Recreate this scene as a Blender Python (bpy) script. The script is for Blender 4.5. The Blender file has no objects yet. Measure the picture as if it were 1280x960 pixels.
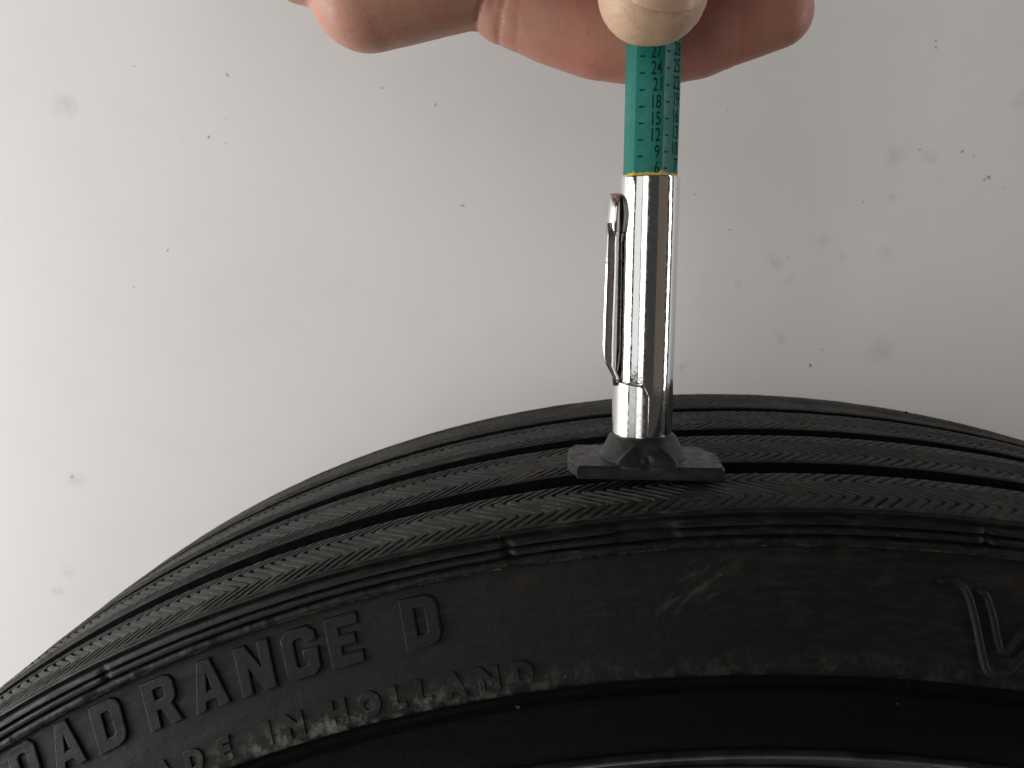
import bpy, bmesh, math, random
import numpy as np
from mathutils import Vector, Matrix

random.seed(7)
rng = np.random.default_rng(11)
MM = 0.001
scene = bpy.context.scene
col = scene.collection

# ------------------------------------------------------------------ camera
cam_d = bpy.data.cameras.new('camera')
cam = bpy.data.objects.new('camera', cam_d)
col.objects.link(cam)
scene.camera = cam
cam_d.sensor_width = 36.0
cam_d.lens = 36.0 * 1000 / 1280
cam_d.clip_start = 0.01
cam_d.clip_end = 50.0
cam_d.dof.use_dof = True
cam_d.dof.focus_distance = 0.185
cam_d.dof.aperture_fstop = 40
p, yw = math.radians(9.78), math.radians(3.90)
R = Matrix.Rotation(yw, 3, 'Z') @ Matrix.Rotation(-p, 3, 'X') @ Matrix.Rotation(math.radians(90), 3, 'X')
cam.matrix_world = Matrix.Translation((-0.0522, -0.208, 0.7082)) @ R.to_4x4()

# ------------------------------------------------------------------ world and lamps
w = bpy.data.worlds.new('World')
scene.world = w
w.use_nodes = True
bg = w.node_tree.nodes['Background']
bg.inputs['Color'].default_value = (1.0, 0.94, 0.88, 1)
bg.inputs['Strength'].default_value = 0.045


def rect_lamp(name, az, dist, width, height, zc, radiance, color):
    """A soft rectangular lamp standing in the room at an azimuth (degrees, left of the gauge is negative)."""
    ld = bpy.data.lights.new(name, 'AREA')
    ld.shape = 'RECTANGLE'
    ld.size, ld.size_y = width, height
    ld.energy = radiance * math.pi * width * height
    ld.color = color
    lo = bpy.data.objects.new(name, ld)
    a = math.radians(az)
    base = Vector((-0.035, -0.033, 0.69))
    pos = Vector((base.x + dist * math.sin(a), base.y - dist * math.cos(a), zc))
    lo.location = pos
    d = Vector((base.x - pos.x, base.y - pos.y, 0))
    lo.rotation_euler = d.to_track_quat('-Z', 'Y').to_euler()
    col.objects.link(lo)
    return lo


rect_lamp('window_light_side', -82, 0.78, 0.40, 0.80, 0.60, 7.2, (1.0, 0.985, 0.96))
rect_lamp('window_light_front', -21, 1.30, 0.42, 1.25, 0.95, 2.1, (1.0, 0.99, 0.97))
rect_lamp('added_lamp_between', -46, 1.35, 0.60, 1.2, 0.95, 0.85, (1.0, 0.99, 0.97))  # added dim lamp: grey band on the barrel between the two window reflections
rect_lamp('added_glow_right', 50, 1.50, 1.05, 1.3, 0.85, 0.075, (1.0, 0.70, 0.56))  # added warm lamp: dim brown band on the barrel's right side
rect_lamp('added_lamp_far_right', 84, 1.00, 0.11, 1.1, 0.80, 8.5, (1.0, 0.98, 0.95))  # added narrow lamp: thin bright line on the barrel, lifts the wall's right side

vs = scene.view_settings
vs.view_transform = 'Standard'
vs.look = 'None'
vs.exposure = 0.0
vs.gamma = 1.0
vs.use_curve_mapping = False
scene.render.resolution_x, scene.render.resolution_y = 1024, 768


# ------------------------------------------------------------------ node helpers
class NT:
    def __init__(s, name):
        s.m = bpy.data.materials.new(name)
        s.m.use_nodes = True
        s.t = s.m.node_tree
        s.b = s.t.nodes['Principled BSDF']
        s.co = s.t.nodes.new('ShaderNodeTexCoord').outputs['Object']

    def put(s, sock, v):
        if isinstance(v, bpy.types.NodeSocket):
            s.t.links.new(v, sock)
        elif isinstance(v, (tuple, list)) and len(v) == 3 and sock.type == 'RGBA':
            sock.default_value = (*v, 1)
        else:
            sock.default_value = v

    def math(s, op, a, b=0.0, c=0.0, clamp=False):
        n = s.t.nodes.new('ShaderNodeMath')
        n.operation = op
        n.use_clamp = clamp
        for i, v in enumerate((a, b, c)):
            s.put(n.inputs[i], v)
        return n.outputs[0]

    def noise(s, scale, detail=3, rough=0.55, vec=None, dist=0.0):
        n = s.t.nodes.new('ShaderNodeTexNoise')
        s.put(n.inputs['Vector'], vec or s.co)
        n.inputs['Scale'].default_value = scale
        n.inputs['Detail'].default_value = detail
        n.inputs['Roughness'].default_value = rough
        n.inputs['Distortion'].default_value = dist
        return n.outputs['Fac']

    def ramp(s, v, a, b, lo=0.0, hi=1.0):
        n = s.t.nodes.new('ShaderNodeMapRange')
        n.interpolation_type = 'SMOOTHSTEP'
        s.put(n.inputs['Value'], v)
        n.inputs['From Min'].default_value = a
        n.inputs['From Max'].default_value = b
        n.inputs['To Min'].default_value = lo
        n.inputs['To Max'].default_value = hi
        return n.outputs['Result']

    def mix(s, f, a, b):
        n = s.t.nodes.new('ShaderNodeMix')
        n.data_type = 'RGBA'
        s.put(n.inputs['Factor'], f)
        s.put(n.inputs[6], a)
        s.put(n.inputs[7], b)
        return n.outputs[2]

    def sep(s, v):
        n = s.t.nodes.new('ShaderNodeSeparateXYZ')
        s.put(n.inputs[0], v)
        return n.outputs

    def comb(s, x, y, z):
        n = s.t.nodes.new('ShaderNodeCombineXYZ')
        for i, v in enumerate((x, y, z)):
            s.put(n.inputs[i], v)
        return n.outputs[0]

    def attr(s, name):
        n = s.t.nodes.new('ShaderNodeAttribute')
        n.attribute_name = name
        return n.outputs['Fac']

    def bump(s, h, strength, dist):
        n = s.t.nodes.new('ShaderNodeBump')
        s.put(n.inputs['Height'], h)
        n.inputs['Strength'].default_value = strength
        n.inputs['Distance'].default_value = dist
        s.t.links.new(n.outputs[0], s.b.inputs['Normal'])
        return n.outputs[0]

    def set(s, **k):
        for n, v in k.items():
            s.put(s.b.inputs[n.replace('_', ' ')], v)


# ------------------------------------------------------------------ mesh helpers
def tag(o, label=None, cat=None, group=None, kind=None):
    for k, v in (('label', label), ('category', cat), ('group', group), ('kind', kind)):
        if v:
            o[k] = v
    return o


def empty(name, loc):
    o = bpy.data.objects.new(name, None)
    o.location = loc
    o.empty_display_size = 0.01
    col.objects.link(o)
    return o


def obj(name, me, mat, parent=None, smooth=True, angle=None):
    """Links a mesh whose vertices are in world mm; the origin sits at the top-level thing's base."""
    o = bpy.data.objects.new(name, me)
    if mat:
        me.materials.clear()
        me.materials.append(mat)
    if smooth:
        me.polygons.foreach_set('use_smooth', [True] * len(me.polygons))
        if angle is not None:
            me.set_sharp_from_angle(angle=math.radians(angle))
    col.objects.link(o)
    base = Vector((0, 0, 0))
    if parent:
        o.parent = parent
        base = Vector(parent.get('base', (0, 0, 0)))
        o['base'] = base
    me.transform(Matrix.Translation(-base) @ Matrix.Scale(MM, 4))
    me.update()
    return o


def grid_mesh(name, V, close_u=False, close_v=False, flip=False):
    """V: (nu, nv, 3) array of mm points."""
    nu, nv = V.shape[:2]
    iu = np.arange(nu if close_u else nu - 1)
    iv = np.arange(nv if close_v else nv - 1)
    a, b = np.meshgrid(iu, iv, indexing='ij')
    a2, b2 = (a + 1) % nu, (b + 1) % nv
    F = np.stack([a * nv + b, a2 * nv + b, a2 * nv + b2, a * nv + b2], -1).reshape(-1, 4)
    if flip:
        F = F[:, ::-1]
    me = bpy.data.meshes.new(name)
    n = len(F)
    me.vertices.add(nu * nv)
    me.vertices.foreach_set('co', V.reshape(-1).astype(np.float32))
    me.loops.add(n * 4)
    me.loops.foreach_set('vertex_index', F.reshape(-1).astype(np.int32))
    me.polygons.add(n)
    me.polygons.foreach_set('loop_start', (np.arange(n) * 4).astype(np.int32))
    me.update(calc_edges=True)
    me.validate()
    return me


def from_bm(name, bm):
    bmesh.ops.recalc_face_normals(bm, faces=bm.faces[:])
    me = bpy.data.meshes.new(name)
    bm.to_mesh(me)
    bm.free()
    return me


def lathe_z(name, prof, cx, cy, n=96):
    t = np.linspace(0, 2 * np.pi, n, endpoint=False)
    pr = np.array(prof, float)
    V = np.zeros((n, len(pr), 3))
    V[..., 0] = cx + np.outer(np.cos(t), pr[:, 0])
    V[..., 1] = cy + np.outer(np.sin(t), pr[:, 0])
    V[..., 2] = pr[:, 1]
    return grid_mesh(name, V, close_u=True)


YC = 208.0     # the wheel's mid plane: profile depths below are measured from the camera side
ZC = 330.0     # axle height (mm)


def lathe_wheel(name, prof, theta, fn=None, close=False):
    """Revolves (radius, depth) about the axle. theta in radians from straight up."""
    pr = np.array(prof, float)
    T, I = np.meshgrid(theta, np.arange(len(pr)), indexing='ij')
    r = pr[I, 0].copy()
    y = pr[I, 1].copy()
    if fn:
        r, y = fn(T, I, r, y)
    V = np.stack([r * np.sin(T), y - YC, ZC + r * np.cos(T)], -1)
    return grid_mesh(name, V, close_u=close)


def smooth_noise(x, seed, n=3, f0=1.0):
    g = np.random.default_rng(seed)
    o = np.zeros_like(x)
    for k in range(n):
        for _ in range(3):
            o += np.sin(x * f0 * (2.1 ** k) * g.uniform(.7, 1.4) + g.uniform(0, 6.28)) / (1.7 ** k) / 3
    return o


# ------------------------------------------------------------------ wall
def wall_material():
    s = NT('painted_wall')
    xyz = s.sep(s.co)
    x, z = xyz[0], xyz[2]
    specks = [(-191.5, 777.0, 0.99), (-105.9, 764.5, 0.83), (-201.1, 752.5, 0.83), (-212.3, 750.0, 0.49), (-230.7, 781.3, 0.49),
              (-194.1, 750.2, 0.4), (-193.5, 760.1, 0.4), (-222.1, 706.3, 0.66), (-238.5, 690.7, 0.66), (-127.7, 771.5, 0.49),
              (-143.0, 756.7, 0.4), (-95.6, 724.6, 0.83), (-134.5, 741.8, 0.33), (101.7, 745.2, 0.66), (105.9, 742.7, 0.49),
              (119.1, 731.1, 0.4), (85.3, 745.3, 0.4), (13.2, 714.8, 0.49), (65.1, 725.4, 0.49), (-1.4, 728.5, 0.49),
              (48.7, 659.6, 0.99), (53.1, 666.3, 0.49), (37.7, 703.7, 0.4), (-274.4, 605.7, 0.83), (100.0, 704.4, 0.4),
              (10.5, 760.5, 0.4), (88.1, 786.2, 0.66), (88.4, 783.2, 0.66), (111.0, 733.6, 0.9), (112.3, 734.7, 0.8)]
    smears = [(32.4, 701.7, 3.4), (37.6, 694.7, 2.3), (51.4, 710.7, 2.6), (57.6, 703.7, 2.3), (75.3, 705.6, 2.9), (75.2, 726.9, 2.3),
              (76.4, 743.2, 4.6), (88.7, 742.2, 3.0), (17.4, 693.6, 2.3), (35.7, 670.8, 3.4), (-3.9, 658.0, 3.2), (-281.7, 558.4, 3.6),
              (-262.3, 766.5, 5.3), (-286.7, 550.4, 2.5), (121.1, 763.8, 4.0), (-272.7, 603.8, 4.0), (76.2, 665.5, 6.0)]
    warp = s.math('MULTIPLY', s.math('SUBTRACT', s.noise(420, 2), 0.5), 0.0022)
    warp2 = s.math('MULTIPLY', s.math('SUBTRACT', s.noise(330, 2, vec=s.comb(z, x, 0.3)), 0.5), 0.0024)
    xs, zs = s.math('ADD', x, warp), s.math('ADD', z, warp2)

    def spots(lst, soft, wgt, xx, zz):
        tot = None
        for (a, b, r) in lst:
            n = s.t.nodes.new('ShaderNodeVectorMath')
            n.operation = 'DISTANCE'
            s.t.links.new(vec_of(xx, zz), n.inputs[0])
            n.inputs[1].default_value = (a * MM, 0, b * MM)
            q = s.ramp(n.outputs['Value'], r * soft[0] * MM, r * soft[1] * MM, wgt * random.uniform(.6, 1.0), 0)
            tot = q if tot is None else s.math('MAXIMUM', tot, q)
        return tot
    cache = {}

    def vec_of(xx, zz):
        k = (id(xx), id(zz))
        if k not in cache:
            cache[k] = s.comb(xx, 0.0, zz)
        return cache[k]
    sp = spots(specks, (0.2, 1.15), 0.72, xs, zs)
    wx = s.math('ADD', xs, s.math('MULTIPLY', s.math('SUBTRACT', s.noise(110, 4, 0.65), 0.5), 0.012))
    wz = s.math('ADD', zs, s.math('MULTIPLY', s.math('SUBTRACT', s.noise(130, 4, 0.65, vec=s.comb(z, x, 0.7)), 0.5), 0.008))
    sm = spots(smears, (0.0, 1.35), 0.26, wx, wz)
    sm = s.math('MULTIPLY', sm, s.ramp(s.noise(700, 3), 0.25, 0.65, 0.3, 1))
    big = s.math('ADD', s.ramp(s.noise(13, 4, 0.6), 0.42, 0.72, 0, 0.30), s.ramp(s.noise(60, 3), 0.5, 0.8, 0, 0.18))
    fine = s.ramp(s.noise(1500, 1), 0.74, 0.80, 0, 0.10)
    c = s.mix(big, (0.755, 0.742, 0.728), (0.67, 0.657, 0.645))
    c = s.mix(fine, c, (0.3, 0.28, 0.26))
    c = s.mix(sm, c, (0.22, 0.20, 0.19))
    c = s.mix(sp, c, (0.035, 0.033, 0.03))
    s.set(Base_Color=c, Roughness=0.6, Specular_IOR_Level=0.3)
    h = s.math('ADD', s.noise(160, 4), s.math('MULTIPLY', s.noise(1400, 2), 0.25))
    s.bump(h, 0.10, 0.0005)
    return s.m


bm = bmesh.new()
bmesh.ops.create_grid(bm, x_segments=8, y_segments=8, size=1500)
bm.transform(Matrix.Translation((-80, 127, 900)) @ Matrix.Rotation(math.radians(90), 4, 'X'))
tag(obj('wall', from_bm('wall', bm), wall_material(), smooth=False),
    'white painted wall with dark specks and grey smudges behind the tyre', 'wall', kind='structure')


# ------------------------------------------------------------------ rubber
def rubber(name, base=(0.020, 0.020, 0.019), dust=(0.12, 0.115, 0.10), amount=0.35, rough=0.55, sidewall=False, spec=0.18):
    s = NT(name)
    xyz = s.sep(s.co)
    x, y, z = xyz[0], xyz[1], xyz[2]
    zz = s.math('SUBTRACT', z, ZC * MM)
    r = s.math('SQRT', s.math('ADD', s.math('MULTIPLY', x, x), s.math('MULTIPLY', zz, zz)))
    th = s.math('ARCTAN2', x, zz)
    arc = s.math('MULTIPLY', th, 0.32)
    pol = s.comb(s.math('MULTIPLY', arc, 0.22), r, y)
    streak = s.noise(900, 4, vec=pol)
    cloud = s.noise(70, 4)
    grain = s.noise(2600, 2)
    d = s.math('MULTIPLY', s.ramp(streak, 0.42, 0.75), s.ramp(cloud, 0.35, 0.7, 0.25, 1.0))
    d = s.math('MULTIPLY', d, amount)
    if sidewall:
        def band(r0, r1, r2, r3):
            return s.math('MULTIPLY', s.ramp(r, r0 * MM, r1 * MM), s.ramp(r, r2 * MM, r3 * MM, 1, 0))
        deg = math.radians
        # chalky dust along the inner edge, thickest under the small lettering
        inner = s.math('MULTIPLY', band(296, 299.2, 300.2, 305), s.ramp(s.noise(260, 5, 0.7), 0.45, 0.66))
        zone = s.math('MULTIPLY', s.ramp(th, deg(-31), deg(-20)), s.ramp(th, deg(-19), deg(-8), 1, 0.16))
        inner = s.math('MULTIPLY', inner, s.math('MULTIPLY', zone, 0.85))
        # dusty fringe on the moulded lip
        lip = s.math('MULTIPLY', band(320.9, 321.2, 321.5, 321.8), s.math('MULTIPLY', s.ramp(s.noise(1500, 4, 0.75), 0.36, 0.60), s.ramp(s.noise(170, 4, 0.7), 0.40, 0.62, 0.12, 1.0)))
        lip = s.math('MULTIPLY', lip, s.ramp(th, deg(-34), deg(4), 0.75, 0.3))
        # diagonal scuff
        ux = s.math('SUBTRACT', arc, deg(-4.9) * 0.32)
        uy = s.math('SUBTRACT', r, 0.3138)
        e1 = s.math('ADD', s.math('MULTIPLY', ux, 0.86), s.math('MULTIPLY', uy, 0.5))
        e2 = s.math('SUBTRACT', s.math('MULTIPLY', uy, 0.86), s.math('MULTIPLY', ux, 0.5))
        el = s.math('SQRT', s.math('ADD', s.math('POWER', s.math('DIVIDE', e1, 0.013), 2.0), s.math('POWER', s.math('DIVIDE', e2, 0.0062), 2.0)))
        sc = s.math('MULTIPLY', s.ramp(el, 0.2, 1.0, 1, 0), s.ramp(s.noise(700, 3, vec=s.comb(s.math('MULTIPLY', e1, 0.18), e2, 0.0)), 0.45, 0.70))
        sc = s.math('MULTIPLY', sc, 0.24)
        # brownish film near the top of the sidewall
        film = s.math('MULTIPLY', band(312, 317, 319, 321.5), s.ramp(s.noise(120, 4), 0.45, 0.7, 0, 0.5))
        fleck = s.math('MAXIMUM', s.ramp(s.noise(760, 2, 0.6), 0.765, 0.80, 0, 0.6), s.ramp(s.noise(1400, 2, 0.6), 0.765, 0.80, 0, 0.5))
        d = s.math('MAXIMUM', d, s.math('MAXIMUM', inner, s.math('MAXIMUM', lip, sc)))
        d = s.math('MAXIMUM', d, fleck)
        basec = s.mix(film, base, (0.026, 0.020, 0.015))
    else:
        fleck = s.ramp(s.noise(640, 1, 0.3), 0.80, 0.84, 0, 0.6)
        d = s.math('MAXIMUM', d, fleck)
        basec = base
    dustc = s.mix(s.noise(500, 2), dust, tuple(v * 1.7 for v in dust))
    s.set(Base_Color=s.mix(d, basec, dustc), Roughness=s.ramp(streak, 0.3, 0.8, rough - 0.08, rough + 0.2), Specular_IOR_Level=spec)
    h = s.math('ADD', s.math('MULTIPLY', grain, 0.35), s.math('ADD', s.noise(380, 4), s.math('MULTIPLY', streak, 0.4)))
    s.bump(h, 0.45, 0.00028)
    return s.m


M_side = rubber('sidewall_rubber', base=(0.0078, 0.0071, 0.0062), sidewall=True, amount=0.08, rough=0.55)
M_shoulder = rubber('shoulder_rubber', base=(0.008, 0.008, 0.0075), sidewall=True, amount=0.16, rough=0.5)
M_bead = rubber('bead_rubber', base=(0.0040, 0.0038, 0.0038), amount=0.02, rough=0.65, spec=0.09)
M_tread = rubber('tread_rubber', base=(0.0105, 0.0100, 0.0092), amount=0.46, rough=0.55)
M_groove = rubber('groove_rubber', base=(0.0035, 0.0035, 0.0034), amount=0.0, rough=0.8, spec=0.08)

wheel = tag(empty('wheel', (0, 0, 0)), 'worn black ribbed tyre on a wheel, standing before the white wall', 'tyre')
deg = math.radians

# tread ribs with moulded zigzag sipes
PITCH = 2.75


def tread_rib(y0, y1, r0, r1, crown, sipe, seed, near_drop=None):
    """A circumferential rib from depth y0 (near) to y1 (far)."""
    a = np.radians(66)
    n = int(2 * a * 330 / PITCH)
    fr = np.array([0, .18, .36, .54, .60, .66, .86, .92])
    gd = np.array([0, 0, 0, 0, .75, 1, 1, .75])
    u = (np.arange(n)[:, None] + fr[None, :]).reshape(-1) * PITCH / 330 - a
    g = np.tile(gd, n)
    coarse = np.linspace(a + .01, 2 * np.pi - a - .01, 60)
    u = np.concatenate([u, coarse])
    g = np.concatenate([g, np.zeros(60)])
    nt = 25
    v = np.linspace(0, 1, nt)
    ys = np.concatenate([[y0 + .2, y0 + .05, y0], y0 + .45 + (y1 - y0 - .9) * v, [y1, y1 - .05, y1 - .2]])
    vv = np.concatenate([[0, 0, 0], v, [1, 1, 1]])
    drop = np.concatenate([[10.4, 3.0, .3], np.zeros(nt), [.3, 3.0, 10.4]])
    rt = r0 + (r1 - r0) * vv + crown * 4 * vv * (1 - vv)
    if near_drop:
        rt = rt - near_drop * np.clip(1 - vv / .38, 0, 1) ** 2
    # zigzag across the rib, far edge to near edge: left, right, left
    q = (y1 - y0)
    zig = np.interp(vv, [0, .26, .74, 1], [-.25 * q, 0, -.50 * q, -.25 * q])
    T = u[:, None] + zig[None, :] / 330
    jit = np.repeat(rng.normal(0, .05, len(u) // 8 + 1), 8)[:len(u)] * (np.abs(u) < a)
    jit[-70:] = 0
    T = T + (jit / 330)[:, None]
    wear = 0.70 + 0.5 * smooth_noise(T * 40, seed, 3) + 0.45 * smooth_noise(T * 14 + vv[None, :] * 5, seed + 1, 2)
    top = ((drop == 0)).astype(float)[None, :]
    fade = (np.clip(vv / (.07 if near_drop else .05), 0, 1) * np.clip((1 - vv) / .05, 0, 1))[None, :]
    dep = sipe * g[:, None] * np.clip(wear, .15, 1.2) * top * fade
    r = rt[None, :] - drop[None, :] - dep
    r = r + top * (.04 * smooth_noise(T * 130 + vv[None, :] * 3, seed + 2, 3) + .03 * rng.standard_normal(r.shape) * (g[:, None] < .1))
    ed = (drop > 0)[None, :] * .06 * smooth_noise(T * 260, seed + 3, 3)
    yy = ys[None, :] + ed + 0 * T
    V = np.stack([r * np.sin(T), yy - YC, ZC + r * np.cos(T)], -1)
    return grid_mesh('tread_rib', V, close_u=True, flip=True)


ribs = [(236.7, 262.5, 331.1, 330.4, .15, .22, 3, None, 'smooth worn far rib of the tread'),
        (209.9, 232.3, 331.0, 330.9, .2, .62, 5, None, None),
        (179.6, 202.1, 330.1, 330.9, .2, .68, 8, None, None),
        (152.9, 172.5, 328.9, 329.5, .1, .78, 13, 0.7, 'near rib with bold zigzag sipes')]
for (y0, y1, ra, rb, cr, sp, sd, nd, lab) in ribs:
    me = tread_rib(y0, y1, ra, rb, cr, sp, sd, nd)
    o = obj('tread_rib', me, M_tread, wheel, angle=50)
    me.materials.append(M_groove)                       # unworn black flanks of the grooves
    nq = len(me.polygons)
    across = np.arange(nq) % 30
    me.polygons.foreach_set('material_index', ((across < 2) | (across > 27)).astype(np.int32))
    if lab:
        o['label'] = lab

TH = np.linspace(0, 2 * np.pi, 900, endpoint=False)
TH = np.unique(np.concatenate([np.radians(np.linspace(-66, 66, 1500)), np.radians(np.linspace(67, 293, 220))]))
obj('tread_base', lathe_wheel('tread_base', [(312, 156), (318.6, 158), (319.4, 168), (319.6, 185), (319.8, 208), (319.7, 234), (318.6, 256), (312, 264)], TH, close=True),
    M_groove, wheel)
# shoulder at the far side and the far sidewall
obj('far_sidewall', lathe_wheel('far_sidewall', [(330.2, 262.3), (329.6, 263.8), (327.6, 265.6), (322, 267.5), (312, 270), (300, 274), (288, 273), (282, 268)], TH, close=True),
    M_side, wheel)


def shoulder_fn(T, I, r, y):
    # gaps in the moulded ridges
    ridge = np.isin(I, (4, 5, 7, 8, 9))
    dT = np.degrees(T)
    gap = np.exp(-((dT + 11.25) / .16) ** 2) + .9 * np.exp(-(np.clip(np.abs(dT + 6.4) - .9, 0, None) / .2) ** 2) * (I < 9)
    gap = gap + .8 * np.exp(-((dT + 27.4) / .15) ** 2) + .8 * np.exp(-((dT - 5.0) / .15) ** 2)
    y = y + ridge * gap * .95
    lip = np.isin(I, (11, 12))
    y = y + lip * (.10 * smooth_noise(T * 220, 31, 3) + .55 * np.exp(-((dT + 9.1) / .55) ** 2))
    r = r + lip * (.12 * smooth_noise(T * 160, 32, 3) + .35 * np.exp(-((dT + 9.1) / .55) ** 2))
    r = r + .05 * smooth_noise(T * 60 + I, 33, 3)
    return r, y


sh = [(319, 155.5), (328.0, 153.2), (327.4, 152.3), (326.5, 152.7), (325.9, 151.3), (325.3, 151.1), (324.8, 152.3), (324.4, 150.85), (324.0, 150.65),
      (323.5, 150.65), (323.1, 152.0), (322.5, 150.25), (321.6, 150.05), (321.1, 150.35), (320.75, 151.5)]
obj('shoulder_moulding', lathe_wheel('shoulder_moulding', sh, TH, shoulder_fn, close=True), M_shoulder, wheel, angle=60)

SW = [(320.9, 151.45), (319.0, 150.7), (316.0, 149.45), (312.0, 147.7), (308.0, 145.95), (304.0, 144.1), (301.0, 142.75), (299.6, 142.15), (299.0, 142.05)]
SWr = np.array([q[0] for q in SW])[::-1]
SWy = np.array([q[1] for q in SW])[::-1]


def side_y(r):
    return np.interp(r, SWr, SWy)


def side_fn(T, I, r, y):
    y = y + .10 * smooth_noise(T * 35 + I * .6, 41, 3)
    y = y - .05 * np.isin(I, (3, 4, 9, 15, 16, 19)) * (I < 22)
    return r, y


sw_prof = [(rr, float(side_y(rr))) for rr in np.linspace(320.9, 300.2, 22)] + [
    (299.5, 142.12), (299.05, 142.2), (298.7, 142.6), (298.3, 144.5), (297.4, 147.2), (296.2, 148.6)]
sidewall = obj('sidewall', lathe_wheel('sidewall', sw_prof, TH, side_fn, close=True), M_side, wheel, angle=70)

obj('bead_band', lathe_wheel('bead_band', [(297.2, 147.6), (295.8, 148.7), (294.2, 149.0), (293.2, 148.3), (292.8, 147.4), (292.3, 147.0), (290.0, 146.4), (287.6, 145.0), (285.6, 143.4), (284.2, 142.5), (283.4, 142.8), (283.0, 145)], TH, close=True), M_bead, wheel, angle=70)

# raised lettering, bent round the sidewall
def text_mesh(ch, size, extrude, offset, bevel, narrow=1.0, res=4):
    cu = bpy.data.curves.new('t', 'FONT')
    cu.body = ch
    cu.size = size
    cu.extrude = extrude
    cu.offset = offset
    cu.bevel_depth = bevel
    cu.bevel_resolution = 1
    cu.resolution_u = res
    cu.align_x = 'CENTER'
    o = bpy.data.objects.new('t', cu)
    col.objects.link(o)
    dg = bpy.context.evaluated_depsgraph_get()
    me = bpy.data.meshes.new_from_object(o.evaluated_get(dg))
    bpy.data.objects.remove(o)
    bpy.data.curves.remove(cu)
    co = np.empty(len(me.vertices) * 3, np.float32)
    me.vertices.foreach_get('co', co)
    co = co.reshape(-1, 3)
    co[:, 0] = (co[:, 0] - (co[:, 0].max() + co[:, 0].min()) / 2) * narrow
    return me, co


BLOCK = {
    'L': [[(0, 0), (.68, 0), (.68, .24), (.27, .24), (.27, 1), (0, 1)]],
    'O': [[(.15, 0), (.57, 0), (.72, .15), (.72, .85), (.57, 1), (.15, 1), (0, .85), (0, .15)], [(.3, .23), (.42, .23), (.46, .28), (.46, .72), (.42, .77), (.3, .77), (.26, .72), (.26, .28)]],
    'D': [[(0, 0), (.52, 0), (.66, .07), (.73, .2), (.73, .8), (.66, .93), (.52, 1), (0, 1)], [(.27, .24), (.42, .24), (.47, .3), (.47, .7), (.42, .76), (.27, .76)]],
    'A': [[(0, 0), (.25, 0), (.29, .17), (.50, .17), (.54, 0), (.79, 0), (.54, 1), (.25, 1)], [(.335, .37), (.455, .37), (.395, .70)]],
    'R': [[(0, 0), (.26, 0), (.26, .36), (.34, .36), (.49, 0), (.77, 0), (.61, .4), (.70, .48), (.73, .58), (.73, .84), (.66, .95), (.54, 1), (0, 1)], [(.26, .57), (.44, .57), (.48, .61), (.48, .75), (.44, .79), (.26, .79)]],
    'N': [[(0, 0), (.25, 0), (.25, .52), (.5, 0), (.76, 0), (.76, 1), (.51, 1), (.51, .48), (.26, 1), (0, 1)]],
    'G': [[(.16, 0), (.58, 0), (.73, .14), (.73, .54), (.40, .54), (.40, .36), (.48, .36), (.48, .26), (.44, .23), (.3, .23), (.26, .28), (.26, .72), (.3, .77), (.44, .77), (.48, .73), (.48, .67), (.73, .67), (.73, .86), (.58, 1), (.16, 1), (0, .85), (0, .15)]],
    'E': [[(0, 0), (.68, 0), (.68, .24), (.27, .24), (.27, .39), (.58, .39), (.58, .61), (.27, .61), (.27, .76), (.68, .76), (.68, 1), (0, 1)]]}


def block_letter(ch, height, lift, bevel):
    """A heavy moulded capital as a filled curve with soft edges."""
    cu = bpy.data.curves.new('b', 'CURVE')
    cu.dimensions = '2D'
    cu.fill_mode = 'BOTH'
    cu.extrude = lift
    cu.bevel_depth = bevel
    cu.bevel_resolution = 2
    cu.offset = -bevel
    for loop in BLOCK[ch]:
        sp = cu.splines.new('POLY')
        sp.points.add(len(loop) - 1)
        for pt, (a, b) in zip(sp.points, loop):
            pt.co = (a * height, b * height, 0, 1)
        sp.use_cyclic_u = True
    o = bpy.data.objects.new('b', cu)
    col.objects.link(o)
    me = bpy.data.meshes.new_from_object(o.evaluated_get(bpy.context.evaluated_depsgraph_get()))
    bpy.data.objects.remove(o)
    bpy.data.curves.remove(cu)
    co = np.empty(len(me.vertices) * 3, np.float32)
    me.vertices.foreach_get('co', co)
    co = co.reshape(-1, 3)
    co[:, 0] -= (co[:, 0].max() + co[:, 0].min()) / 2
    return me, co


def sidewall_letter(ch, th, rc, height, lift, bold, narrow=1.0, slant=0.0):
    if bold is None:
        me, co = block_letter(ch, height, lift, .28)
    else:
        me, co = text_mesh(ch, height / .73, lift, bold, .12)
    x, yv, zv = co[:, 0] * narrow, co[:, 1] - height / 2, co[:, 2]
    r = rc + yv
    t = deg(th) + (x + slant * yv) / rc
    out = np.stack([r * np.sin(t), side_y(r) - zv - YC, ZC + r * np.cos(t)], -1)
    me.vertices.foreach_set('co', out.astype(np.float32).reshape(-1))
    me.update()
    o = obj('raised_letter', me, M_side, sidewall, smooth=True, angle=35)
    return o


for ch, th in zip('LOADRANGED', (-34.1, -32.1, -30.05, -28.0, -25.55, -23.5, -21.5, -19.6, -17.85, -14.85)):
    sidewall_letter(ch, th, 314.6 + max(0, -th - 22) * .11, 9.2, .42, None, 1.16)
for ch, th in zip('MADEINHOLLAND', (-27.6, -26.15, -24.8, -23.45, -21.55, -20.45, -18.65, -17.35, -16.2, -15.2, -14.0, -12.7, -11.4)):
    sidewall_letter(ch, th, 302.7, 3.9, .34, .26, 1.05)


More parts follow.
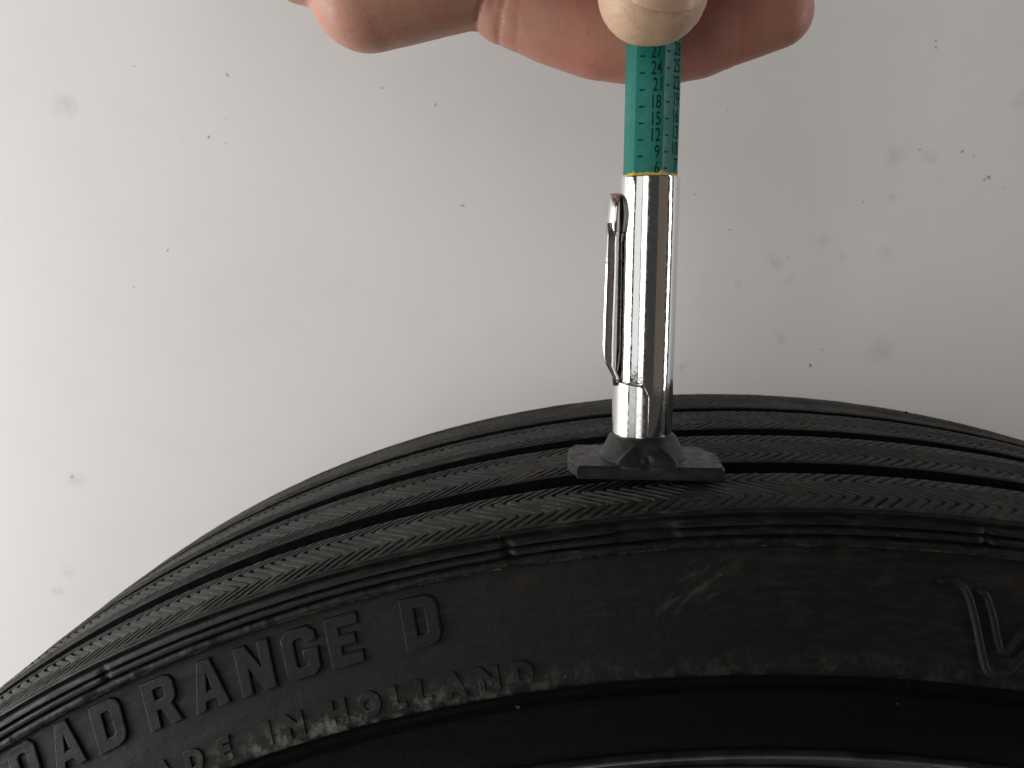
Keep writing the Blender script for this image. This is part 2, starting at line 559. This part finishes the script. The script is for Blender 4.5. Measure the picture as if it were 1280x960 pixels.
def ridge(path, rad, closed=False):
    """A rounded raised line on the sidewall; path in (degrees, radius)."""
    P = np.array(path, float)
    k = np.linspace(0, len(P) - 1, len(P) * 8)
    th = np.interp(k, np.arange(len(P)), P[:, 0])
    rr = np.interp(k, np.arange(len(P)), P[:, 1])
    for _ in range(10):
        th[1:-1] = .25 * th[:-2] + .5 * th[1:-1] + .25 * th[2:]
        rr[1:-1] = .25 * rr[:-2] + .5 * rr[1:-1] + .25 * rr[2:]
    t = np.radians(th)
    px, py = rr * np.sin(t), rr * np.cos(t)
    dx, dy = np.gradient(px), np.gradient(py)
    ln = np.hypot(dx, dy) + 1e-9
    nx, ny = -dy / ln, dx / ln
    ang = np.linspace(-.15, np.pi + .15, 9)
    end = np.clip(np.minimum(k, k[-1] - k) / .6, .25, 1) ** .5
    V = np.zeros((len(t), 9, 3))
    for j, a in enumerate(ang):
        ox = np.cos(a) * rad * end
        h = np.sin(a) * rad * .95 * end
        X, Zv = px + nx * ox, py + ny * ox
        V[:, j] = np.stack([X, side_y(np.hypot(X, Zv)) - h - YC, ZC + Zv], -1)
    return grid_mesh('ridge', V)


# the large outlined letter, cut by the right edge of the frame
big = [[(3.35, 315.6), (3.85, 316.3), (4.35, 315.4), (4.55, 313.0), (4.72, 309.0), (4.85, 305.0), (4.98, 301.6), (5.35, 300.9), (5.85, 302.5), (6.6, 307.0), (7.4, 312.0), (8.1, 316.0), (8.9, 316.3)],
       [(4.75, 315.2), (5.1, 314.2), (5.3, 310.5), (5.42, 306.5), (5.58, 304.6), (6.0, 307.0), (6.7, 311.5), (7.3, 315.4)]]
for pth in big:
    obj('raised_outline', ridge(pth, .8), M_side, sidewall)

# little moulding nubs left on the tread
for th, y, rr in ((9.8, 258.0, 330.5), (-11.0, 259.5, 330.3), (-41.6, 224, 331.0), (14.5, 229.0, 331.0)):
    t = deg(th)
    bm = bmesh.new()
    bmesh.ops.create_icosphere(bm, subdivisions=2, radius=.5)
    for v in bm.verts:
        v.co *= 1 + random.uniform(-.18, .18)
    bm.transform(Matrix.Translation((rr * math.sin(t), y - YC, ZC + rr * math.cos(t))) @ Matrix.Rotation(t, 4, 'Y') @ Matrix.Diagonal((1.1, .9, 1.1, 1)))
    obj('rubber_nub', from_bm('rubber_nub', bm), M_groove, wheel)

# wheel rim: bright flange lip and dark well
s = NT('rim_metal')
s.set(Base_Color=s.mix(s.ramp(s.noise(300, 4), .4, .7), (0.50, 0.51, 0.50), (0.40, 0.40, 0.40)), Metallic=1.0, Roughness=s.ramp(s.noise(200, 3), .3, .7, .30, .38))
M_rim = s.m
rim = obj('rim', lathe_wheel('rim', [(283, 150), (282.9, 147), (282.9, 143.5), (283.0, 141.4), (282.85, 140.8), (282.6, 140.6), (282.3, 140.8), (282.1, 142), (281.5, 148), (279, 156), (266, 160), (258, 175), (256, 208), (258, 240), (270, 262), (283, 268)], TH, close=True), M_rim, wheel, angle=50)
s = NT('dark_paint')
s.set(Base_Color=(0.012, 0.011, 0.011), Roughness=.5)
M_dark = s.m
obj('wheel_disc', lathe_wheel('wheel_disc', [(268, 159.2), (240, 176), (180, 196), (90, 190), (70, 180), (.01, 180)], TH[::6], close=True), M_dark, wheel)


# ------------------------------------------------------------------ tread depth gauge
GX, GY = -35.0, -33.0
G0 = 659.45
gauge = tag(empty('tread_depth_gauge', (GX * MM, GY * MM, G0 * MM)),
            'chrome pencil tread depth gauge with teal scale and black foot, pressed on the tyre', 'gauge')
gauge['base'] = (GX * MM, GY * MM, G0 * MM)

s = NT('chrome')
sc_ = s.noise(900, 3)
pit = s.ramp(s.noise(2400, 2), .66, .74)
gx = s.sep(s.co)
low = s.ramp(gx[2], .050, .010, 0, 1)
s.set(Base_Color=s.mix(s.math('MULTIPLY', pit, s.math('MULTIPLY', low, .5)), (0.86, 0.86, 0.85), (0.20, 0.15, 0.11)), Metallic=1.0, Roughness=s.ramp(sc_, .35, .75, .06, .17))
s.bump(s.math('ADD', s.math('MULTIPLY', s.noise(1500, 2), s.math('ADD', .25, low)), s.noise(120, 2)), .12, .00012)
M_chrome = s.m
s = NT('clip_steel')
s.set(Base_Color=(0.66, 0.655, 0.64), Metallic=1.0, Roughness=s.ramp(s.noise(700, 3), .3, .7, .10, .24))
M_clip = s.m
s = NT('teal_plastic')
s.set(Base_Color=s.mix(s.ramp(s.noise(260, 4), .5, .75), (0.0005, 0.138, 0.112), (0.002, 0.165, 0.136)), Roughness=s.ramp(s.noise(500, 3), .3, .7, .30, .45), Specular_IOR_Level=.24, Subsurface_Weight=.06, Subsurface_Scale=.001)
M_teal = s.m
s = NT('black_print')
s.set(Base_Color=(0.008, 0.014, 0.013), Roughness=.75, Specular_IOR_Level=.12)
M_print = s.m
s = NT('faded_print')
s.set(Base_Color=(0.02, 0.09, 0.075), Roughness=.55)
M_faded = s.m
s = NT('yellow_paint')
s.set(Base_Color=(0.50, 0.36, 0.035), Roughness=.5)
M_yellow = s.m
s = NT('black_plastic')
dst = s.math('MULTIPLY', s.ramp(s.noise(240, 4), .45, .72), s.ramp(s.noise(1800, 2), .35, .7, .3, 1))
s.set(Base_Color=s.mix(s.math('MULTIPLY', dst, .45), (0.0095, 0.0105, 0.011), (0.06, 0.064, 0.062)), Roughness=s.ramp(s.noise(400, 3), .3, .7, .34, .52), Specular_IOR_Level=.45)
s.bump(s.noise(1200, 3), .2, .0001)
M_black = s.m

BR = 6.3
Z0, Z1 = 667.3, 722.5
barrel = obj('barrel', lathe_z('barrel', [(5.0, Z0 + .3), (BR - .5, Z0), (BR - .12, Z0 + .1), (BR, Z0 + .5), (BR, Z0 + 20), (BR, Z0 + 40), (BR, Z1 - .35), (BR - .1, Z1 - .08), (BR - .4, Z1), (5.62, Z1), (5.55, Z1 - .3), (5.55, Z1 - 8)], GX, GY, 128), M_chrome, gauge, angle=40)

# hexagonal sliding scale: corners at these bearings from the camera-facing side
HR = 5.72
HZ0, HZ1 = Z1 - 6, 775.0
corner = [-42 + 60 * k for k in range(6)]


def hexpt(a, rad):
    return (GX + rad * math.sin(deg(a)), GY - rad * math.cos(deg(a)))


def hex_bar(name, rad, z0, z1, mat, parent, bev):
    bm = bmesh.new()
    lo = [bm.verts.new((*hexpt(a, rad), z0)) for a in corner]
    hi = [bm.verts.new((*hexpt(a, rad), z1)) for a in corner]
    for k in range(6):
        bm.faces.new((lo[k], lo[(k + 1) % 6], hi[(k + 1) % 6], hi[k]))
    bm.faces.new(lo[::-1])
    bm.faces.new(hi)
    ed = [e for e in bm.edges if abs(e.verts[0].co.z - e.verts[1].co.z) > 1]
    bmesh.ops.bevel(bm, geom=ed or bm.edges[:], offset=bev, segments=2, affect='EDGES', profile=.5)
    return obj(name, from_bm(name, bm), mat, parent, angle=25)


scale = hex_bar('scale', HR, HZ0, HZ1, M_teal, gauge, .22)
bm = bmesh.new()
zb = Z1 + .55
for k in range(6):
    a, b = hexpt(corner[k], HR - .02), hexpt(corner[(k + 1) % 6], HR - .02)
    n = Vector((math.sin(deg(corner[k] + 30)), -math.cos(deg(corner[k] + 30)), 0)) * .06
    A, B = Vector((*a, 0)) + n, Vector((*b, 0)) + n
    zs = [random.uniform(-.12, .12) for _ in range(15)]
    top = [A.lerp(B, i / 14) + Vector((0, 0, zb + zs[i])) for i in range(15)]
    # brighter dabs creeping up the corners
    top[0].z += .45
    top[-1].z += .5
    bot = [A.lerp(B, i / 14) + Vector((0, 0, Z1 - .5)) for i in range(15)]
    vt, vb = [bm.verts.new(q) for q in top], [bm.verts.new(q) for q in bot]
    for i in range(14):
        bm.faces.new((vb[i], vb[i + 1], vt[i + 1], vt[i]))
obj('yellow_edge', from_bm('yellow_edge', bm), M_yellow, scale, smooth=False)


def face_mark(face, xloc, zc, me, co, mat, name):
    """Puts flat print on hexagon face number `face` (0 is the one between the first two corners)."""
    am = deg(corner[face] + 30)
    n = Vector((math.sin(am), -math.cos(am), 0))
    t = Vector((math.cos(am), math.sin(am), 0))
    c = Vector((GX, GY, 0)) + n * (HR * math.cos(deg(30)) + .025)
    out = np.stack([c.x + t.x * (co[:, 0] + xloc) + n.x * co[:, 2], c.y + t.y * (co[:, 0] + xloc) + n.y * co[:, 2], zc + co[:, 1]], -1)
    me.vertices.foreach_set('co', out.astype(np.float32).reshape(-1))
    me.update()
    return obj(name, me, mat, scale, smooth=False)


def dash_mesh(wd, ht):
    bm = bmesh.new()
    pts = [(-wd / 2, -ht / 2), (-wd / 4, -ht * .7), (wd / 2, -ht / 2), (wd / 2, ht / 2), (0, ht * .35), (-wd / 2, ht / 2)]
    bm.faces.new([bm.verts.new((a, b, 0)) for a, b in pts])
    me = bpy.data.meshes.new('dash')
    bm.to_mesh(me)
    bm.free()
    return me, np.array([(a, b, 0) for a, b in pts])


# print: (face, first number, height of its centre)
STEP = 3.24
for face, first, z_first, mat, xo in ((0, 6, 724.0, M_print, .0), (1, 7, 724.9, M_print, 0), (5, 5, 723.8, M_faded, 0)):
    for k in range(9):
        num = first + 3 * k
        zc = z_first + STEP * k
        if zc > 757:
            break
        txt = str(num)
        me, co = text_mesh(txt, 3.75, 0.0, .05, 0.0, .60, 3)
        co[:, 1] -= 1.36
        right = 2.35
        co[:, 0] += right - co[:, 0].max()
        j = random.uniform(-.05, .05)
        face_mark(face, j, zc + j, me, co, mat, 'scale_number')
        me, co = dash_mesh(1.05, .30)
        face_mark(face, -1.55, zc - .95, me, co, mat, 'scale_tick')

# foot
bm = bmesh.new()
fz0, fz1 = G0, 662.35
fx0, fx1 = -51.6, -18.6
plan = [(fx0 + 2.0, -43.6), (fx1 - .5, -43.6), (fx1, -42.9), (fx1, -33.5), (fx1, -30.5), (fx1 - 3.4, -24.6), (fx0 + 1.6, -24.6), (fx0 + .3, -27.5), (fx0, -33.0), (fx0, -37.8)]
lo = [bm.verts.new((x, y, fz0)) for x, y in plan]
hi = [bm.verts.new((x, y, fz1)) for x, y in plan]
for k in range(len(plan)):
    k2 = (k + 1) % len(plan)
    bm.faces.new((lo[k], lo[k2], hi[k2], hi[k]))
bm.faces.new(lo[::-1])
bm.faces.new(hi)
bmesh.ops.bevel(bm, geom=[e for e in bm.edges if abs(e.verts[0].co.z - e.verts[1].co.z) < .01], offset=.5, segments=3, affect='EDGES')
foot = obj('foot', from_bm('foot', bm), M_black, gauge, angle=35)
obj('neck', lathe_z('neck', [(0.1, fz1 - .8), (9.9, fz1 - .8), (9.7, fz1 + .1), (9.2, fz1 + .5), (7.4, Z0 - .6), (6.5, Z0 + .25), (6.1, Z0 + .4), (4.5, Z0 + .4)], GX, GY, 72), M_black, foot, angle=35)
# rounded gusset in front of the neck with a small dimple
nu, nv = 41, 31
V = np.zeros((nu, nv, 3))
for i, u in enumerate(np.linspace(-1, 1, nu)):
    for j, vq in enumerate(np.linspace(0, 1, nv)):
        hgt = 5.0 * (1 - abs(u) ** 1.55) ** .9
        z = fz1 - 1.8 + (1.8 + hgt) * min(1, vq / .72)
        yb = -43.66 + 1.0 * abs(u) ** 6 + .78 * max(0, z - fz1 + .3)
        X = GX + .3 + u * 6.6
        d = math.hypot((X - GX - .1) / 1.15, (z - fz1 - .75) / .95)
        yv = yb + 1.0 * math.exp(-d * d * 1.1)
        if vq > .72:
            q = (vq - .72) / .28
            yv = yb + q * 7
            z = z + .25 * math.sin(q * 2.0)
        V[i, j] = (X, yv, z)
obj('gusset', grid_mesh('gusset', V), M_black, foot, angle=50)

# pocket clip: wrap band, channel strip and rounded head
AR = BR + .42
nu, nv = 60, 24
V = np.zeros((nu, nv, 3))
for i, a in enumerate(np.linspace(-205, 4, nu)):          # bearing from the camera side, negative is left
    tq = (4 - a) / 209
    e = (4 - a)
    ztop = 679.0 + .9 * min(1, max(0, (e - 22) / 80)) - 2.6 * max(0, 1 - e / 16) ** 2.2
    zbot = Z0 - .15 + 1.0 * max(0, 1 - e / 9) ** 2
    for j, vq in enumerate(np.linspace(0, 1, nv)):
        V[i, j] = (GX + AR * math.sin(deg(a)), GY - AR * math.cos(deg(a)), zbot + (ztop - zbot) * vq)
me = grid_mesh('clip', V)
clip = obj('clip', me, M_clip, gauge)
md = clip.modifiers.new('thickness', 'SOLIDIFY')
md.thickness = .4 * MM
md.offset = 0

path = [(-6.7, 678.5), (-6.9, 680.3), (-7.8, 682.0), (-9.0, 684.3), (-9.15, 687), (-9.1, 692), (-9.0, 698), (-8.9, 704), (-8.85, 709), (-8.8, 713.0)]
sec = [(2.4, 2.5), (.25, 2.75), (0, 2.45), (-.1, 0), (0, -2.45), (.25, -2.75), (2.4, -2.4)]        # (towards barrel, across)
V = np.zeros((len(path), len(sec), 3))
for i, (dx, z) in enumerate(path):
    k = 1.0 if 682.5 < z < 711 else .45
    for j, (inn, ac) in enumerate(sec):
        V[i, j] = (GX + dx + inn * k, GY + ac - .8, z)
o = obj('clip_strip', grid_mesh('clip_strip', V, flip=True), M_clip, clip, angle=30)
md = o.modifiers.new('thickness', 'SOLIDIFY')
md.thickness = .38 * MM
md.offset = 0
# head: a domed round end curling in towards the barrel
nu, nv = 33, 13
V = np.zeros((nu, nv, 3))
for i, z in enumerate(np.linspace(711.2, 719.0, nu)):
    q = (z - 711.2) / 7.8
    half = 3.7 * math.sqrt(max(0.02, 1 - (2 * q - 1) ** 2)) if q > .5 else 3.7 * (.82 + .18 * math.sin(q * math.pi))
    for j, vq in enumerate(np.linspace(-1, 1, nv)):
        dome = 1.9 * (1 - (2 * q - 1) ** 2) ** .7
        V[i, j] = (GX - 8.75 + 1.9 * abs(vq) ** 2.2 + .55 * q ** 2 - .1 * dome, GY - .8 + vq * half, z)
o = obj('clip_head', grid_mesh('clip_head', V, flip=True), M_clip, clip)
md = o.modifiers.new('thickness', 'SOLIDIFY')
md.thickness = .4 * MM
md.offset = 0


# ------------------------------------------------------------------ hand
def capsule_chain(bm, pts, squash=None):
    """Tapered capsules along (x, y, z, r) points, one closed shell per segment."""
    for (x0, y0, z0, r0), (x1, y1, z1, r1) in zip(pts[:-1], pts[1:]):
        A, B = Vector((x0, y0, z0)), Vector((x1, y1, z1))
        ax = (B - A).normalized()
        q = ax.to_track_quat('Z', 'X')
        L = (B - A).length
        rings = []
        for k in range(1, 9):
            a = -math.pi / 2 + k * math.pi / 16
            rings.append((r0 * math.cos(a), r0 * math.sin(a)))
        for k in range(0, 8):
            a = k * math.pi / 16
            rings.append((r1 * math.cos(a), L + r1 * math.sin(a)))
        n = 28
        vr = []
        for rad, h in rings:
            vr.append([bm.verts.new(A + q @ Vector((rad * math.cos(2 * math.pi * i / n), rad * math.sin(2 * math.pi * i / n), h))) for i in range(n)])
        b0 = bm.verts.new(A + q @ Vector((0, 0, -r0)))
        b1 = bm.verts.new(A + q @ Vector((0, 0, L + r1)))
        for k in range(len(vr) - 1):
            for i in range(n):
                bm.faces.new((vr[k][i], vr[k][(i + 1) % n], vr[k + 1][(i + 1) % n], vr[k + 1][i]))
        for i in range(n):
            bm.faces.new((b0, vr[0][(i + 1) % n], vr[0][i]))
            bm.faces.new((b1, vr[-1][i], vr[-1][(i + 1) % n]))


bm = bmesh.new()
finger = [(-66, -18, 763.4, 10.4), (-56, -17.4, 759.3, 10.6), (-46, -17, 755.9, 10.6), (-33, -16.7, 754.0, 10.4), (-24, -16.7, 754.5, 9.4), (-15.5, -16.8, 756.3, 8.1), (-10.5, -17.2, 757.8, 8.0), (-6.6, -17.6, 758.6, 7.6)]
capsule_chain(bm, finger)
for k in (1, 2, 3):                                   # the other fingers, stacked above the lowest one
    ln = (1.10, 1.16, 1.05)[k - 1]
    capsule_chain(bm, [(-66 + (q[0] + 66) * ln, q[1] + 1.0 * k, q[2] + 19.5 * k + (q[0] + 66) * .03 * k, q[3] + .3) for q in finger])
capsule_chain(bm, [(-97.5, -20, 764.2, 13.0), (-84, -20, 766.8, 12.8), (-72, -19.4, 768.8, 12.2), (-64, -18.5, 766.5, 10.4)])
for k in range(1, 4):
    capsule_chain(bm, [(-100 - 3 * k, -21, 765 + 20 * k, 14.5), (-82, -19, 768 + 19.5 * k, 13.5), (-64, -17, 764 + 19.5 * k, 11)])
capsule_chain(bm, [(-97.5, -20, 764.2, 13.0), (-103, -21, 785, 15), (-108, -22, 805, 16), (-112, -22, 826, 15)])
capsule_chain(bm, [(-110, -22, 775, 14), (-150, -24, 812, 22), (-215, -30, 850, 27)])
capsule_chain(bm, [(-112, -22, 818, 15), (-150, -24, 826, 22), (-215, -30, 858, 27)])
thumb = [(-37.0, -48.6, 754.5, 9.4), (-37.3, -50.2, 760, 9.9), (-38, -52, 768, 10.2), (-40, -53, 779, 10.6), (-48, -51, 797, 11.5), (-64, -44, 818, 13.5), (-95, -34, 832, 15), (-125, -28, 830, 18)]
for sx in (-.9, .9):                                   # broad, slightly flattened thumb end
    capsule_chain(bm, [(q[0] + sx, *q[1:]) for q in thumb])
me = from_bm('hand_rough', bm)
me.transform(Matrix.Scale(MM, 4))
tmp = bpy.data.objects.new('hand_rough', me)
col.objects.link(tmp)
md = tmp.modifiers.new('r', 'REMESH')
md.mode = 'VOXEL'
md.voxel_size = .75 * MM
md = tmp.modifiers.new('s', 'SMOOTH')
md.factor = .5
md.iterations = 14
dg = bpy.context.evaluated_depsgraph_get()
hm = bpy.data.meshes.new_from_object(tmp.evaluated_get(dg))
bpy.data.objects.remove(tmp)
n = len(hm.vertices)
co = np.empty(n * 3, np.float32)
hm.vertices.foreach_get('co', co)
co = co.reshape(-1, 3).astype(float) / MM
nr = np.empty(n * 3, np.float32)
hm.vertices.foreach_get('normal', nr)
nr = nr.reshape(-1, 3)
x, y, z = co.T
disp = .025 * smooth_noise(x * .35 + z * .2, 51, 3) + .02 * smooth_noise(z * .4 - y * .3, 52, 3)


def crease(x0, tilt, zc, wd, depth, zlim):
    d = (x - x0) + tilt * (z - zc)
    m = np.exp(-(d / wd) ** 2) * (z < zlim) * (y < -8)
    return -depth * m


disp += crease(-72.3, -.55, 757, .40, .55, 768) + crease(-67.6, -.30, 755, .34, .38, 764)
disp += .22 * np.exp(-((x + 70) / 1.7) ** 2) * (z < 764) + .08 * np.exp(-((x + 65.5) / 1.3) ** 2) * (z < 758)
disp += crease(-63.6, -.15, 754, .3, .14, 764) + crease(-15.5, .1, 750, .5, .10, 766) + crease(-18.0, .1, 750, .4, .08, 766)
th_d = (z - 754.5)
on_thumb = (y < -40) & (np.abs(x + 37) < 14) & (z < 775)
for zc_, dp in ((749.3, .16), (747.7, .14), (746.6, .12)):     # fine wrinkles round the tip
    disp += -.6 * dp * np.exp(-((z - zc_ - .02 * (x + 36) ** 2 + .3 * smooth_noise(x * .8, 61, 2)) / .28) ** 2) * on_thumb
co = co + nr * disp[:, None]
hm.vertices.foreach_set('co', (co * MM).astype(np.float32).reshape(-1))
hm.update()
# skin tone fields: how bloodless (pressed thumb tip) and how flushed (finger) each spot is
pale = np.clip(1.15 - np.sqrt(((x + 37) / 13) ** 2 + ((y + 50) / 13) ** 2 + ((z - 750) / 11) ** 2) * .75, 0, 1) * (y < -38)
flush = np.clip(np.exp(-((x + 30) / 34) ** 2) * (y > -38) * 1.0, 0, 1)
for nm, arr in (('pale', pale), ('flush', flush)):
    at = hm.attributes.new(nm, 'FLOAT', 'POINT')
    at.data.foreach_set('value', arr.astype(np.float32))

s = NT('skin')
c = s.mix(s.ramp(s.noise(130, 4), .35, .68), (0.47, 0.265, 0.19), (0.50, 0.24, 0.175))
c = s.mix(s.math('MULTIPLY', s.attr('flush'), s.ramp(s.noise(90, 3), .3, .7, .45, .95)), c, (0.46, 0.165, 0.125))
c = s.mix(s.math('MULTIPLY', s.attr('pale'), s.ramp(s.noise(300, 3), .2, .6, .7, 1.0)), c, (0.60, 0.44, 0.28))
c = s.mix(s.ramp(s.noise(330, 4, 0.7), .45, .72, 0, .30), c, (0.52, 0.17, 0.13))
c = s.mix(s.ramp(s.noise(1500, 3), .52, .72, 0, .28), c, (0.25, 0.09, 0.06))
s.set(Base_Color=c, Roughness=s.ramp(s.noise(600, 3), .3, .7, .40, .55), Specular_IOR_Level=.42,
      Subsurface_Weight=.22, Subsurface_Scale=.0028, Subsurface_Radius=(1.0, .35, .2))
h = s.math('ADD', s.math('MULTIPLY', s.noise(1700, 3), .5), s.noise(700, 3))
s.bump(h, .38, .00016)
M_skin = s.m
HB = Vector((-100 * MM, -20 * MM, 765 * MM))
hm.transform(Matrix.Translation(-HB))
hm.materials.append(M_skin)
hm.polygons.foreach_set('use_smooth', [True] * len(hm.polygons))
hand = bpy.data.objects.new('hand', hm)
hand.location = HB
hand['base'] = HB
col.objects.link(hand)
tag(hand, 'bare hand pinching the top of the gauge, thumb in front and finger behind', 'hand')

# thumb nail, short, laid on the camera side of the thumb
s = NT('nail')
s.set(Base_Color=s.mix(s.ramp(s.noise(200, 3), .3, .7), (0.56, 0.35, 0.255), (0.60, 0.40, 0.29)), Roughness=.33, Specular_IOR_Level=.45, Subsurface_Weight=.15, Subsurface_Scale=.002)
M_nail = s.m
nu, nv = 25, 25
V = np.zeros((nu, nv, 3))
for i, u in enumerate(np.linspace(-1, 1, nu)):
    for j, vq in enumerate(np.linspace(0, 1, nv)):
        a = deg(14 + 46 * u)                          # bearing round the thumb, rolled a little to the right
        zlow = 748.9 + 2.2 * abs(u) ** 2.4
        z_ = zlow + (766.5 - 1.5 * abs(u) ** 2 - zlow) * vq
        cx = np.interp(z_, [754.5, 760, 768], [-37, -37.3, -38])
        cy = np.interp(z_, [754.5, 760, 768], [-48.6, -50.2, -52])
        rr = np.interp(z_, [747, 748.5, 750, 752, 754.5, 760, 768], [5.7, 7.25, 8.25, 9.05, 9.4, 9.85, 10.15])
        lift = .42 - .35 * max(0, abs(u) - .75) / .25 - .4 * max(0, vq - .88) / .12
        V[i, j] = (cx + (rr + lift + .9 * abs(math.sin(a))) * math.sin(a), cy - (rr + lift) * math.cos(a), z_)
nail = obj('thumb_nail', grid_mesh('thumb_nail', V), M_nail, hand)
